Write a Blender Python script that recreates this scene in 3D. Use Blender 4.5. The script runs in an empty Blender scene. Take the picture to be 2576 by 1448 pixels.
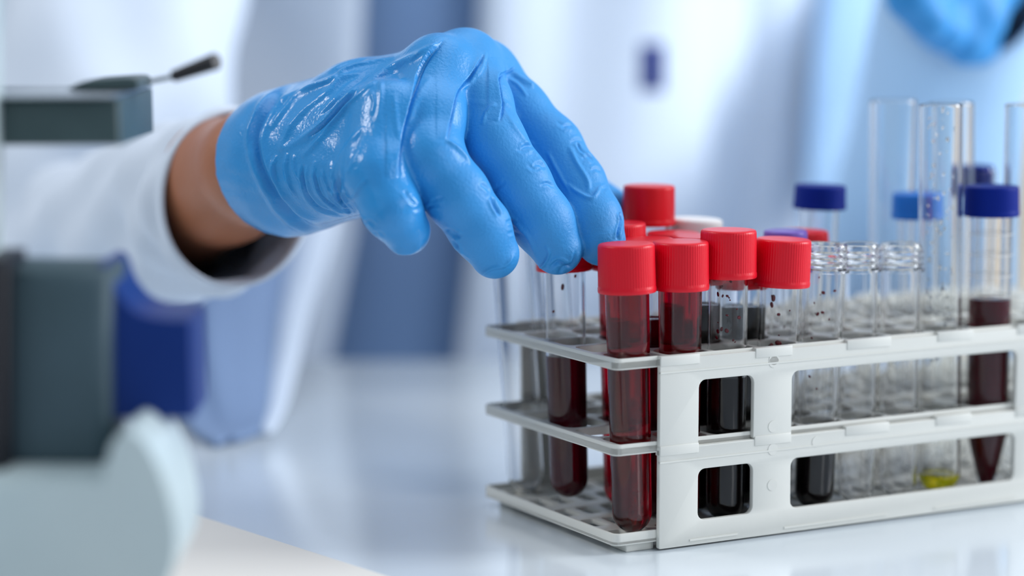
import bpy, bmesh, math, random
import numpy as np
from mathutils import Vector, Matrix
SC = bpy.context.scene
COL = SC.collection
random.seed(4)
# ------------------------------------------------------------------ camera
FPX = 6047.0
TH = math.atan(764 / FPX)
CH = 0.199
sT, cT = math.sin(TH), math.cos(TH)
CAM = Vector((0, 0, CH))
cam_d = bpy.data.cameras.new('camera')
cam = bpy.data.objects.new('camera', cam_d)
COL.objects.link(cam)
SC.camera = cam
cam.location = CAM
cam.rotation_euler = (math.pi / 2 - TH, 0, 0)
cam_d.sensor_width = 36
cam_d.lens = FPX / 2576 * 36
cam_d.clip_start = 0.05
cam_d.dof.use_dof = True
cam_d.dof.focus_distance = 0.858
cam_d.dof.aperture_fstop = 3.1
cam_d.dof.aperture_blades = 0


def P(px, py, d):
    """point of the room that lies d metres deep, seen at a pixel"""
    x = (px - 1288) / FPX * d
    y = (724 - py) / FPX * d
    return Vector((x, cT * d + y * sT, CH - sT * d + y * cT))


def on_z(px, py, z=0.0):
    x = (px - 1288) / FPX
    y = (724 - py) / FPX
    r = Vector((x, cT + y * sT, -sT + y * cT))
    return CAM + r * ((z - CH) / r.z)


def depth_of(p):
    q = Vector(p) - CAM
    return q.y * cT - q.z * sT


# ------------------------------------------------------------------ light and exposure
SC.view_settings.view_transform = 'Standard'
SC.view_settings.look = 'None'
SC.view_settings.exposure = 0.0
SC.view_settings.gamma = 1.0
SC.view_settings.use_curve_mapping = False
W = bpy.data.worlds.new('world')
SC.world = W
W.use_nodes = True
bg = W.node_tree.nodes['Background']
bg.inputs[0].default_value = (0.74, 0.86, 1.0, 1)
bg.inputs[1].default_value = 0.46


def area(name, loc, target, sx, sy, power, col):
    l = bpy.data.lights.new(name, 'AREA')
    l.shape = 'RECTANGLE'
    l.size, l.size_y = sx, sy
    l.energy = power
    l.color = col
    o = bpy.data.objects.new(name, l)
    COL.objects.link(o)
    o.location = loc
    o.rotation_euler = (Vector(target) - Vector(loc)).to_track_quat('-Z', 'Y').to_euler()
    return o


area('window_light', (-2.1, 1.0, 2.0), (0, .9, .1), 0.30, 0.8, 27, (1.0, .97, .92))
area('ceiling_light', (0.7, 0.9, 2.3), (0.1, 1.0, 0), 1.6, 1.2, 11, (.95, .97, 1.0))
area('right_fill_light', (2.2, 1.2, .9), (.1, 1.9, .1), 1.0, 1.0, 54, (.92, .96, 1.0))  # added fill from the right, brightens the people behind the table
area('side_window_light', (1.5, -0.7, 1.0), (0.1, .9, 0), 0.5, 1.3, 7, (.96, .98, 1.0))
area('room_light', (0.3, 2.0, 2.3), (0, 2.4, 0), 2.5, 1.2, 14, (.82, .90, 1.0))
spot = area('background_fill_light', (0.5, 0.75, 2.0), (0.35, 1.95, .1), .5, .5, 1.7, (.88, .94, 1.0))  # added narrow fill from above, aimed at the background people
spot.data.spread = math.radians(40)
SC.cycles.max_bounces = 20
SC.cycles.transmission_bounces = 20
SC.cycles.transparent_max_bounces = 16
SC.cycles.diffuse_bounces = 3
SC.cycles.glossy_bounces = 8
SC.cycles.sample_clamp_indirect = 4.0
SC.cycles.use_adaptive_sampling = True
SC.cycles.adaptive_threshold = 0.02
SC.cycles.use_denoising = True


# ------------------------------------------------------------------ materials
def srgb(r, g, b):
    f = lambda c: (c / 255 / 12.92) if c / 255 <= .04045 else ((c / 255 + .055) / 1.055) ** 2.4
    return (f(r), f(g), f(b), 1)


def mat(name, col, rough=.5, metal=0.0, trans=0.0, ior=1.45, coat=0.0, bump=None, vary=None, sheen=0, sss=0, spec=.5, emit=None):
    m = bpy.data.materials.new(name)
    m.use_nodes = True
    nt = m.node_tree
    b = nt.nodes['Principled BSDF']
    b.inputs['Base Color'].default_value = col
    b.inputs['Roughness'].default_value = rough
    b.inputs['Metallic'].default_value = metal
    b.inputs['Transmission Weight'].default_value = trans
    b.inputs['IOR'].default_value = ior
    b.inputs['Coat Weight'].default_value = coat
    b.inputs['Specular IOR Level'].default_value = spec
    if sheen:
        b.inputs['Sheen Weight'].default_value = sheen
    if sss:
        b.inputs['Subsurface Weight'].default_value = sss
        b.inputs['Subsurface Scale'].default_value = .004
    if vary:                                    # (scale, second colour)
        tc = nt.nodes.new('ShaderNodeTexCoord')
        n = nt.nodes.new('ShaderNodeTexNoise')
        n.inputs['Scale'].default_value = vary[0]
        n.inputs['Detail'].default_value = 4
        r = nt.nodes.new('ShaderNodeMix')
        r.data_type = 'RGBA'
        r.inputs[6].default_value = col
        r.inputs[7].default_value = vary[1]
        cr = nt.nodes.new('ShaderNodeMapRange')
        cr.inputs[1].default_value = .4
        cr.inputs[2].default_value = .65
        nt.links.new(tc.outputs['Object'], n.inputs['Vector'])
        nt.links.new(n.outputs['Fac'], cr.inputs[0])
        nt.links.new(cr.outputs[0], r.inputs[0])
        nt.links.new(r.outputs[2], b.inputs['Base Color'])
    if bump:                                    # (scale, strength, distance)
        tc = nt.nodes.new('ShaderNodeTexCoord')
        n = nt.nodes.new('ShaderNodeTexNoise')
        n.inputs['Scale'].default_value = bump[0]
        n.inputs['Detail'].default_value = 3
        bp = nt.nodes.new('ShaderNodeBump')
        bp.inputs['Strength'].default_value = bump[1]
        bp.inputs['Distance'].default_value = bump[2]
        nt.links.new(tc.outputs['Object'], n.inputs['Vector'])
        nt.links.new(n.outputs['Fac'], bp.inputs['Height'])
        nt.links.new(bp.outputs['Normal'], b.inputs['Normal'])
    return m


M = dict(
    glove=mat('blue_nitrile', srgb(48, 145, 214), .30, bump=(900, .35, .0006), spec=.55),
    skin=mat('skin', srgb(168, 108, 78), .36, bump=(300, .3, .0006), sss=.15),
    coat=mat('white_coat_cloth', srgb(210, 220, 234), .8, bump=(350, .2, .001)),
    grey_cloth=mat('grey_blue_cloth', srgb(124, 146, 180), .85, bump=(350, .2, .001)),
    shaded_coat=mat('shaded_coat_cloth', srgb(170, 204, 236), .8, bump=(350, .2, .001)),  # shading of the second person's coat put into a pale blue colour
    scrubs=mat('blue_scrubs_cloth', srgb(134, 164, 206), .85, bump=(300, .2, .001)),
    hair=mat('dark_hair', srgb(40, 30, 26), .5, bump=(200, .5, .002)),
    rack=mat('white_plastic', srgb(220, 219, 212), .38, bump=(160, .08, .0008)),
    cap_red=mat('red_cap_plastic', srgb(222, 0, 32), .36, spec=.45, bump=(900, .12, .0004)),
    cap_red_smooth=mat('smooth_red_plastic', srgb(214, 0, 24), .38, spec=.35),
    cap_purple=mat('purple_cap_plastic', srgb(112, 84, 178), .4),
    cap_navy=mat('navy_cap_plastic', srgb(0, 32, 128), .5, spec=.15),
    cap_blue=mat('blue_cap_plastic', srgb(10, 108, 200), .4),
    cap_white=mat('white_cap_plastic', srgb(236, 232, 228), .4),
    clear=mat('clear_plastic', (.985, .985, .985, 1), .015, trans=1, ior=1.42),
    glass=mat('clear_glass', (.985, .99, .985, 1), .0, trans=1, ior=1.45),
    red_liquid=mat('thin_red_blood', srgb(186, 8, 34), .02, trans=1, ior=1.36),
    maroon=mat('maroon_blood', srgb(84, 3, 22), .08, spec=.2, vary=(120, srgb(78, 2, 18))),
    dark=mat('dark_blood', srgb(12, 4, 8), .04, spec=.12),
    yellow=mat('yellow_liquid', srgb(226, 214, 10), .03, trans=.75, ior=1.34),
    drop=mat('blood_spot', srgb(112, 4, 24), .25, spec=.3),
    table=mat('glossy_table_top', srgb(222, 230, 236), .12, spec=.6, vary=(3, srgb(215, 225, 234))),
    edge=mat('table_edge', srgb(190, 200, 212), .3),
    paper=mat('white_paper', srgb(232, 228, 222), .6, bump=(80, .05, .001)),
    wall=mat('wall_paint', srgb(222, 230, 240), .7, vary=(1.5, srgb(196, 208, 226))),
    floor=mat('floor_vinyl', srgb(150, 165, 185), .3, vary=(5, srgb(140, 156, 178))),
    beige=mat('beige_laminate', srgb(238, 220, 196), .5, vary=(8, srgb(230, 208, 180))),
    chair=mat('blue_chair_fabric', srgb(52, 92, 160), .8, bump=(300, .3, .001)),
    chrome=mat('brushed_metal', srgb(180, 186, 190), .25, metal=1),
    scope=mat('pale_enamel', srgb(196, 210, 212), .3, vary=(20, srgb(190, 205, 208))),
    slate=mat('slate_grey_enamel', srgb(66, 86, 96), .5, vary=(25, srgb(60, 80, 88))),
    green=mat('dark_green_grey', srgb(62, 80, 82), .4, vary=(40, srgb(54, 72, 74))),
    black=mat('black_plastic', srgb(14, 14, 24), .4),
    bluebox=mat('navy_box_plastic', srgb(2, 44, 116), .45, spec=.3),
)


# thin shiny film on the back of the glove, matt textured grip on the fingers
_nt = M['glove'].node_tree
_b = _nt.nodes['Principled BSDF']
_tc = _nt.nodes.new('ShaderNodeTexCoord'); _sx = _nt.nodes.new('ShaderNodeSeparateXYZ'); _mr = _nt.nodes.new('ShaderNodeMapRange')
_mr.inputs[1].default_value = -.040; _mr.inputs[2].default_value = -.005
_mr.inputs[3].default_value = .20; _mr.inputs[4].default_value = .52
_nt.links.new(_tc.outputs['Object'], _sx.inputs[0]); _nt.links.new(_sx.outputs[0], _mr.inputs[0]); _nt.links.new(_mr.outputs[0], _b.inputs['Roughness'])


# ------------------------------------------------------------------ mesh helpers
def link(o, parent=None):
    COL.objects.link(o)
    if parent is not None:
        o.parent = parent
    return o


def mesh(name, verts, faces, m, parent=None, smooth=True, sharp=None):
    me = bpy.data.meshes.new(name)
    me.from_pydata([tuple(v) for v in verts], [], faces)
    me.update()
    if smooth:
        me.shade_smooth()
        if sharp:
            me.set_sharp_from_angle(angle=math.radians(sharp))
    me.materials.append(m)
    return link(bpy.data.objects.new(name, me), parent)


def bm_obj(name, bm, m, parent=None, smooth=True, sharp=35):
    bmesh.ops.recalc_face_normals(bm, faces=bm.faces)
    me = bpy.data.meshes.new(name)
    bm.to_mesh(me)
    bm.free()
    if smooth:
        me.shade_smooth()
        me.set_sharp_from_angle(angle=math.radians(sharp))
    me.materials.append(m)
    return link(bpy.data.objects.new(name, me), parent)


def tag(o, label=None, cat=None, group=None, kind=None):
    if label: o['label'] = label
    if cat: o['category'] = cat
    if group: o['group'] = group
    if kind: o['kind'] = kind
    return o


def empty(name, loc, q=None):
    o = bpy.data.objects.new(name, None)
    COL.objects.link(o)
    o.empty_display_size = .01
    o.location = loc
    if q is not None:
        o.rotation_mode = 'QUATERNION'
        o.rotation_quaternion = q
    return o


def box(name, lo, hi, m, parent=None, bev=0.0, seg=3, mtx=None):
    bm = bmesh.new()
    bmesh.ops.create_cube(bm, size=1)
    for v in bm.verts:
        v.co = Vector([lo[i] + (v.co[i] + .5) * (hi[i] - lo[i]) for i in range(3)])
    if bev:
        bmesh.ops.bevel(bm, geom=bm.edges[:], offset=bev, segments=seg, affect='EDGES', profile=.5)
    if mtx is not None:
        bm.transform(mtx)
    return bm_obj(name, bm, m, parent)


def lathe(name, prof, m, parent=None, seg=64, loc=None, rmod=None, sharp=35):
    """prof: list of (r, z); closed at the ends where r == 0. rmod(angle, i) scales the radius."""
    vs, fs, rings = [], [], []
    if rmod is None:                       # support rings keep the long straight walls optically flat
        pr = [prof[0]]
        for (r0, z0), (r1, z1) in zip(prof, prof[1:]):
            l = math.hypot(r1 - r0, z1 - z0)
            if l > .003 and abs(z1 - z0) > .002:
                for t in (.00035 / l, 1 - .00035 / l): pr.append((r0 + (r1 - r0) * t, z0 + (z1 - z0) * t))
            pr.append((r1, z1))
        prof = pr
    for i, (r, z) in enumerate(prof):
        if r < 1e-7:
            rings.append([len(vs)])
            vs.append((0, 0, z))
        else:
            ring = []
            for k in range(seg):
                a = 2 * math.pi * k / seg
                rr = r * (rmod(k, i) if rmod else 1)
                ring.append(len(vs))
                vs.append((rr * math.cos(a), rr * math.sin(a), z))
            rings.append(ring)
    for a, b in zip(rings, rings[1:]):
        for k in range(seg):
            k2 = (k + 1) % seg
            if len(a) == 1 and len(b) == 1: continue
            if len(a) == 1: fs.append((a[0], b[k2], b[k]))
            elif len(b) == 1: fs.append((a[k], a[k2], b[0]))
            else: fs.append((a[k], a[k2], b[k2], b[k]))
    if loc is not None:
        vs = [(x + loc[0], y + loc[1], z + loc[2]) for x, y, z in vs]
    o = mesh(name, vs, fs, m, parent, True, sharp)
    bm = bmesh.new(); bm.from_mesh(o.data)
    bmesh.ops.recalc_face_normals(bm, faces=bm.faces)
    bm.to_mesh(o.data); bm.free()
    o.data.shade_smooth(); o.data.set_sharp_from_angle(angle=math.radians(sharp))
    return o


def rrect(x0, y0, x1, y1, r, n=5):
    pts = []
    for cx, cy, a0 in ((x1 - r, y1 - r, 0), (x0 + r, y1 - r, 90), (x0 + r, y0 + r, 180), (x1 - r, y0 + r, 270)):
        for k in range(n + 1):
            a = math.radians(a0 + 90 * k / n)
            pts.append((cx + r * math.cos(a), cy + r * math.sin(a)))
    return pts


def circ(cx, cy, r, n=36):
    return [(cx + r * math.cos(2 * math.pi * k / n), cy + r * math.sin(2 * math.pi * k / n)) for k in range(n)]


def plate(name, outer, holes, thick, bev, m, parent, mtx):
    """flat plate (2D outline with holes) of real thickness; z from 0 to thick"""
    cu = bpy.data.curves.new(name, 'CURVE')
    cu.dimensions = '2D'
    cu.fill_mode = 'BOTH'
    cu.extrude = thick / 2 - bev
    cu.bevel_depth = bev
    cu.bevel_resolution = 1
    cu.offset = -bev
    for pts in [outer] + holes:
        sp = cu.splines.new('POLY')
        sp.points.add(len(pts) - 1)
        for p_, q in zip(sp.points, pts): p_.co = (q[0], q[1], 0, 1)
        sp.use_cyclic_u = True
    tmp = bpy.data.objects.new(name + '_curve', cu)
    COL.objects.link(tmp)
    dg = bpy.context.evaluated_depsgraph_get()
    me = bpy.data.meshes.new_from_object(tmp.evaluated_get(dg))
    bpy.data.objects.remove(tmp)
    bpy.data.curves.remove(cu)
    me.name = name
    me.transform(Matrix.Translation((0, 0, thick / 2)))
    me.transform(mtx)
    bm = bmesh.new(); bm.from_mesh(me)
    bmesh.ops.remove_doubles(bm, verts=bm.verts, dist=1e-6)
    bmesh.ops.recalc_face_normals(bm, faces=bm.faces)
    bm.to_mesh(me); bm.free()
    me.materials.clear()
    me.materials.append(m)
    me.shade_smooth(); me.set_sharp_from_angle(angle=math.radians(40))
    return link(bpy.data.objects.new(name, me), parent)


# ---- implicit modelling: tapered capsules blended into one surface
def blend(a, b, k):
    h = np.clip(.5 + .5 * (b - a) / k, 0, 1)
    return b * (1 - h) + a * h - k * h * (1 - h)


class Field:
    def __init__(s, lo, hi, h):
        s.lo, s.h = np.array(lo, np.float32), h
        s.n = [int((hi[i] - lo[i]) / h) + 2 for i in range(3)]
        s.ax = [s.lo[i] + h * np.arange(s.n[i], dtype=np.float32) for i in range(3)]

    def new(s):
        return np.full(s.n, .02 + s.h * 6, np.float32)

    def cone(s, F, a, b, ra, rb, k, sq=None):
        """blend one tapered capsule into F. sq = (axis vector, factor) flattens it"""
        a, b = np.array(a, np.float32), np.array(b, np.float32)
        m_ = max(ra, rb) * (1.0) + k + s.h * 3 + .004
        sl = []
        for i in range(3):
            l = int(max(0, (min(a[i], b[i]) - m_ - s.lo[i]) / s.h))
            r = int(min(s.n[i], (max(a[i], b[i]) + m_ - s.lo[i]) / s.h + 2))
            if r <= l: return
            sl.append(slice(l, r))
        x = s.ax[0][sl[0]][:, None, None] - a[0]
        y = s.ax[1][sl[1]][None, :, None] - a[1]
        z = s.ax[2][sl[2]][None, None, :] - a[2]
        d = b - a
        L = max(float(d @ d), 1e-12)
        t = np.clip((x * d[0] + y * d[1] + z * d[2]) / L, 0, 1)
        qx, qy, qz = x - t * d[0], y - t * d[1], z - t * d[2]
        if sq is not None:
            n, f = sq
            w = (qx * n[0] + qy * n[1] + qz * n[2]) * (f - 1)
            qx = qx + w * n[0]; qy = qy + w * n[1]; qz = qz + w * n[2]
        D = np.sqrt(qx * qx + qy * qy + qz * qz) - (ra + t * (rb - ra))
        sub = F[sl[0], sl[1], sl[2]]
        F[sl[0], sl[1], sl[2]] = blend(sub, D, k)

    def cut(s, F, p, n):
        """keep the side the normal points away from"""
        D = (s.ax[0][:, None, None] - p[0]) * n[0] + (s.ax[1][None, :, None] - p[1]) * n[1] + (s.ax[2][None, None, :] - p[2]) * n[2]
        return np.maximum(F, D.astype(np.float32))

    def surface(s, F):
        n = s.n
        S = F < 0
        cnt = np.zeros([q - 1 for q in n], np.int8)
        for dx in (0, 1):
            for dy in (0, 1):
                for dz in (0, 1):
                    cnt += S[dx:n[0] - 1 + dx, dy:n[1] - 1 + dy, dz:n[2] - 1 + dz]
        I, J, K = np.nonzero((cnt > 0) & (cnt < 8))
        idx = np.full(cnt.shape, -1, np.int64)
        idx[I, J, K] = np.arange(len(I))
        acc = np.zeros((len(I), 3)); w = np.zeros(len(I))
        cs = [(x, y, z) for x in (0, 1) for y in (0, 1) for z in (0, 1)]
        for c0 in cs:
            for ax in range(3):
                if c0[ax] == 0:
                    c1 = list(c0); c1[ax] = 1
                    f0 = F[I + c0[0], J + c0[1], K + c0[2]].astype(float)
                    f1 = F[I + c1[0], J + c1[1], K + c1[2]].astype(float)
                    msk = (f0 < 0) != (f1 < 0)
                    t = np.where(msk, f0 / np.where(msk, f0 - f1, 1), 0)
                    pt = np.array(c0, float)[None, :].repeat(len(I), 0)
                    pt[:, ax] += t
                    acc[msk] += pt[msk]; w[msk] += 1
        V = (acc / w[:, None] + np.stack([I, J, K], 1)) * s.h + s.lo
        Q = []
        for ax in range(3):
            o1, o2 = [(1, 2), (2, 0), (0, 1)][ax]
            sa = [slice(None)] * 3; sb = [slice(None)] * 3
            sa[ax] = slice(0, n[ax] - 1); sb[ax] = slice(1, n[ax])
            A, B = S[tuple(sa)], S[tuple(sb)]
            e = np.argwhere(A != B)
            e = e[(e[:, o1] > 0) & (e[:, o2] > 0) & (e[:, o1] < n[o1] - 1) & (e[:, o2] < n[o2] - 1)]
            ins = A[e[:, 0], e[:, 1], e[:, 2]]
            def cell(d1, d2):
                c = e.copy(); c[:, o1] -= d1; c[:, o2] -= d2
                return idx[c[:, 0], c[:, 1], c[:, 2]]
            q = np.stack([cell(1, 1), cell(0, 1), cell(0, 0), cell(1, 0)], 1)
            q[~ins] = q[~ins][:, ::-1]
            Q.append(q)
        Q = np.concatenate(Q)
        return V, Q[(Q >= 0).all(1)]


def np_mesh(name, V, Q, m, parent=None):
    me = bpy.data.meshes.new(name)
    me.vertices.add(len(V)); me.vertices.foreach_set('co', np.asarray(V, np.float32).ravel())
    me.loops.add(len(Q) * 4); me.loops.foreach_set('vertex_index', Q.astype(np.int32).ravel())
    me.polygons.add(len(Q)); me.polygons.foreach_set('loop_start', np.arange(0, len(Q) * 4, 4, dtype=np.int32))
    me.update(calc_edges=True); me.validate()
    me.shade_smooth()
    me.materials.append(m)
    return link(bpy.data.objects.new(name, me), parent)


def relax(V, Q, n=2, f=.5):
    E = np.concatenate([Q[:, [0, 1]], Q[:, [1, 2]], Q[:, [2, 3]], Q[:, [3, 0]]])
    for _ in range(n):
        A = np.zeros_like(V); c = np.zeros(len(V))
        for a, b in ((0, 1), (1, 0)):
            for k in range(3):
                A[:, k] += np.bincount(E[:, a], V[E[:, b], k], len(V))
            c += np.bincount(E[:, a], minlength=len(V))
        V = V + f * (A / np.maximum(c, 1)[:, None] - V)
    return V


def subdivide(V, Q):
    E = np.concatenate([Q[:, [0, 1]], Q[:, [1, 2]], Q[:, [2, 3]], Q[:, [3, 0]]])
    E.sort(axis=1)
    key = E[:, 0].astype(np.int64) * len(V) + E[:, 1]
    u, inv = np.unique(key, return_inverse=True)
    em = (V[u // len(V)] + V[u % len(V)]) / 2
    fm = V[Q].mean(1)
    n, m = len(V), len(Q)
    e = [n + inv[i * m:(i + 1) * m] for i in range(4)]
    f = n + len(u) + np.arange(m)
    W_ = np.concatenate([V, em, fm])
    R = np.concatenate([np.stack([Q[:, 0], e[0], f, e[3]], 1), np.stack([e[0], Q[:, 1], e[1], f], 1),
                        np.stack([f, e[1], Q[:, 2], e[2]], 1), np.stack([e[3], f, e[2], Q[:, 3]], 1)])
    return W_, R


def normals(V, Q):
    d1 = V[Q[:, 2]] - V[Q[:, 0]]; d2 = V[Q[:, 3]] - V[Q[:, 1]]
    n = np.cross(d1, d2)
    N = np.zeros_like(V)
    for c in range(4):
        for k in range(3): N[:, k] += np.bincount(Q[:, c], n[:, k], len(V))
    return N / np.maximum(np.linalg.norm(N, axis=1), 1e-12)[:, None]


def pix(V):
    q = V - np.array(CAM)
    d = q[:, 1] * cT - q[:, 2] * sT
    up = q[:, 1] * sT + q[:, 2] * cT
    return np.stack([1288 + FPX * q[:, 0] / d, 724 - FPX * up / d], 1), d


def smooth_line(pts, n=10):
    """Catmull-Rom through the points"""
    pts = [np.array(p, float) for p in pts]
    if len(pts) < 3: return np.array(pts)
    p = [2 * pts[0] - pts[1]] + pts + [2 * pts[-1] - pts[-2]]
    out = []
    for i in range(1, len(p) - 2):
        for k in range(n):
            t = k / n
            out.append(.5 * ((2 * p[i]) + (-p[i - 1] + p[i + 1]) * t + (2 * p[i - 1] - 5 * p[i] + 4 * p[i + 1] - p[i + 2]) * t * t
                             + (-p[i - 1] + 3 * p[i] - 3 * p[i + 1] + p[i + 2]) * t ** 3))
    out.append(pts[-1])
    return np.array(out)


def fold(V, N, pts, width, amp, kind='ridge', lim=None):
    """raise or sink the surface along a line of folds. width and the points are in picture units, amp in metres"""
    px, d = pix(V)
    L = smooth_line(pts)
    view = V - np.array(CAM)
    view /= np.linalg.norm(view, axis=1)[:, None]
    face = np.clip(-(N * view).sum(1) * 2.5, 0, 1)
    lo, hi = L.min(0) - width * 4, L.max(0) + width * 4
    I = np.nonzero((px[:, 0] > lo[0]) & (px[:, 0] < hi[0]) & (px[:, 1] > lo[1]) & (px[:, 1] < hi[1]) & (face > 0))[0]
    if lim is not None: I = I[(d[I] > lim[0]) & (d[I] < lim[1])]
    if not len(I): return V
    q = px[I]
    best = np.full(len(I), 1e9); sg = np.zeros(len(I)); tt = np.zeros(len(I))
    for k in range(len(L) - 1):
        a, b = L[k], L[k + 1]
        ab = b - a; l2 = ab @ ab + 1e-9
        t = np.clip(((q - a) @ ab) / l2, 0, 1)
        v = q - a - t[:, None] * ab
        D = np.hypot(v[:, 0], v[:, 1])
        u_ = D < best
        best[u_] = D[u_]
        sg[u_] = np.sign(ab[0] * v[u_, 1] - ab[1] * v[u_, 0])
        tt[u_] = (k + t[u_]) / (len(L) - 1)
    taper = np.clip(np.minimum(tt, 1 - tt) * 5, 0, 1) ** .7
    s = best * sg / width
    if kind == 'ridge': f = np.exp(-s * s)
    elif kind == 'crease': f = -1.0 * np.exp(-s * s * 2.2) + .55 * np.exp(-((np.abs(s) - 1.6) / .8) ** 2)
    elif kind == 'step': f = np.where(s > 0, 1, 0) * np.exp(-np.abs(s) / 3.0) - .45 * np.exp(-((s + .5) / .6) ** 2)
    V = V.copy()
    V[I] += N[I] * (amp * f * taper * face[I])[:, None]
    return V


# ------------------------------------------------------------------ the room
def struct(o):
    o['kind'] = 'structure'
    return o


struct(box('floor', (-4, -2.2, -.80), (4, 5.2, -.75), M['floor']))
struct(box('wall_back', (-4, 5.0, -.75), (4, 5.1, 2.6), M['wall']))
struct(box('wall_right', (3.9, -2.2, -.75), (4.0, 5.0, 2.6), M['wall']))
struct(box('baseboard_back', (-3.9, 4.98, -.75), (3.9, 5.0, -.65), M['edge'], bev=.004))

# ------------------------------------------------------------------ work table
tb = empty('work_table', (0, .7, -.75))
box('table_top', (-1.1, -.05 - .7, .722), (1.1, 1.27 - .7, .75), M['table'], tb, bev=.004)
for sx in (-1, 1):
    for y in (.04, 1.2):
        box('leg', (sx * 1.03 - .025, y - .7 - .025, 0), (sx * 1.03 + .025, y - .7 + .025, .722), M['edge'], tb, bev=.003)
tag(tb, 'long glossy white laboratory table that carries the tube rack', 'table')

# sheet of paper lying beside the microscope
A, B = on_z(400, 1268), on_z(1150, 1509)
e = (B - A).normalized(); nrm = Vector((e.y, -e.x, 0))
if nrm.y > 0: nrm = -nrm
mt = Matrix(((e.x, nrm.x, 0, A.x), (e.y, nrm.y, 0, A.y), (0, 0, 1, 0), (0, 0, 0, 1)))
pp = box('paper_sheet', (0, 0, .0), (.297, .21, .0006), M['paper'], None, mtx=mt)
tag(pp, 'blank cream white sheet of paper lying flat on the table beside the microscope', 'paper')

# ------------------------------------------------------------------ test tube rack
R0 = on_z(1546, 1397)
U = Vector((.8755, .4833, 0)); Vv = Vector((-.4833, .8755, 0))
RM = Matrix(((U.x, Vv.x, 0, R0.x), (U.y, Vv.y, 0, R0.y), (0, 0, 1, 0), (0, 0, 0, 1)))
RINV = RM.inverted()
A0, B0, PU, PV = .0138, .0105, .0198, .0193
NI, NJ = 12, 5
RL, RW = .2524, .0975


def hole(i, j, z=0.0, da=0, db=0):
    return R0 + U * (A0 + PU * i + da) + Vv * (B0 + PV * j + db) + Vector((0, 0, z))


rack = empty('test_tube_rack', R0)
rack.rotation_euler = (0, 0, math.atan2(U.y, U.x))
tag(rack, 'white plastic three-tier test tube rack filled with tubes on the table', 'tube rack')
I4 = Matrix.Identity(4)


def shelf_outline(c=.0028):
    return rrect(0, 0, RL, RW, c, 4)


def shelf(z0, z1, holes):
    bm_holes = holes
    o = plate('shelf', shelf_outline(), bm_holes, z1 - z0, .0005, M['rack'], rack, Matrix.Translation((0, 0, z0)))
    # rim that runs round the shelf
    return o


big = []
for i in range(NI):
    for j in range(NJ):
        cx, cy = A0 + PU * i, B0 + PV * j
        big.append(rrect(cx - .0087, cy - .0084, cx + .0087, cy + .0084, .006 if i else .0035, 5))
small = []
for i in range(NI):
    for j in range(NJ):
        cx, cy = A0 + PU * i, B0 + PV * j
        for dx in (-.0045, .0045):
            small.append(rrect(cx + dx - .0026, cy - .0056, cx + dx + .0026, cy + .0056, .001, 3))


def rim(z0, z1):
    t = .0011
    inner = rrect(t, t, RL - t, RW - t, .002, 4)
    return plate('rim', shelf_outline(), [inner], z1 - z0, .0003, M['rack'], rack, Matrix.Translation((0, 0, z0)))


for z0, z1, hs, rz in ((.0656, .0688, big, .0696), (.0352, .0384, big, .0392), (.0031, .0050, small, .0074)):
    s_ = shelf(z0, z1, hs)
    plate('shelf_rim', shelf_outline(), [rrect(.0011, .0011, RL - .0011, RW - .0011, .002, 4)], rz - z0, .0003, M['rack'], s_, Matrix.Translation((0, 0, z0)))
for x in (.006, .0165 + RL - .04):
    for y in (.002, RW - .013):
        box('foot', (x, y, 0), (x + .0115, y + .011, .0034), M['rack'], rack, bev=.0005)

# side panels, an upper and a lower tier, with windows
X0, X1 = .0172, .2354


def panel(y0, tier):
    def rot(y0):
        return Matrix(((1, 0, 0, 0), (0, 0, -1, y0), (0, 1, 0, 0), (0, 0, 0, 1)))
    th = .0022
    w1, w2, w3 = (.0335, .0570), (.0737, .1787), (.1954, .2189)
    if tier == 'upper':
        out = []
        zb, zt, r = .0371, .0686, .0028
        out = [(X0, zt), (X0, zb)]
        for a, b in (w1, w2, w3):
            zc = .0600
            out += [(a, zb)] + [(a + r - r * math.cos(math.radians(q)), zc - r + r * math.sin(math.radians(q))) for q in (0, 22, 45, 67, 90)]
            out += [(b - r + r * math.sin(math.radians(q)), zc - r + r * math.cos(math.radians(q))) for q in (0, 22, 45, 67, 90)] + [(b, zb)]
        out += [(X1, zb), (X1, zt)]
        hs = []
    else:
        zb, zt = .0006, .0366
        out = rrect(X0, zb, X1, zt, .0006, 2)
        hs = [rrect(a, .0094, b, .0279, .0028, 5) for a, b in (w1, w2, w3)]
    p = plate('side_panel', out, hs, th, .0004, M['rack'], rack, rot(y0))
    return p


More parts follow.
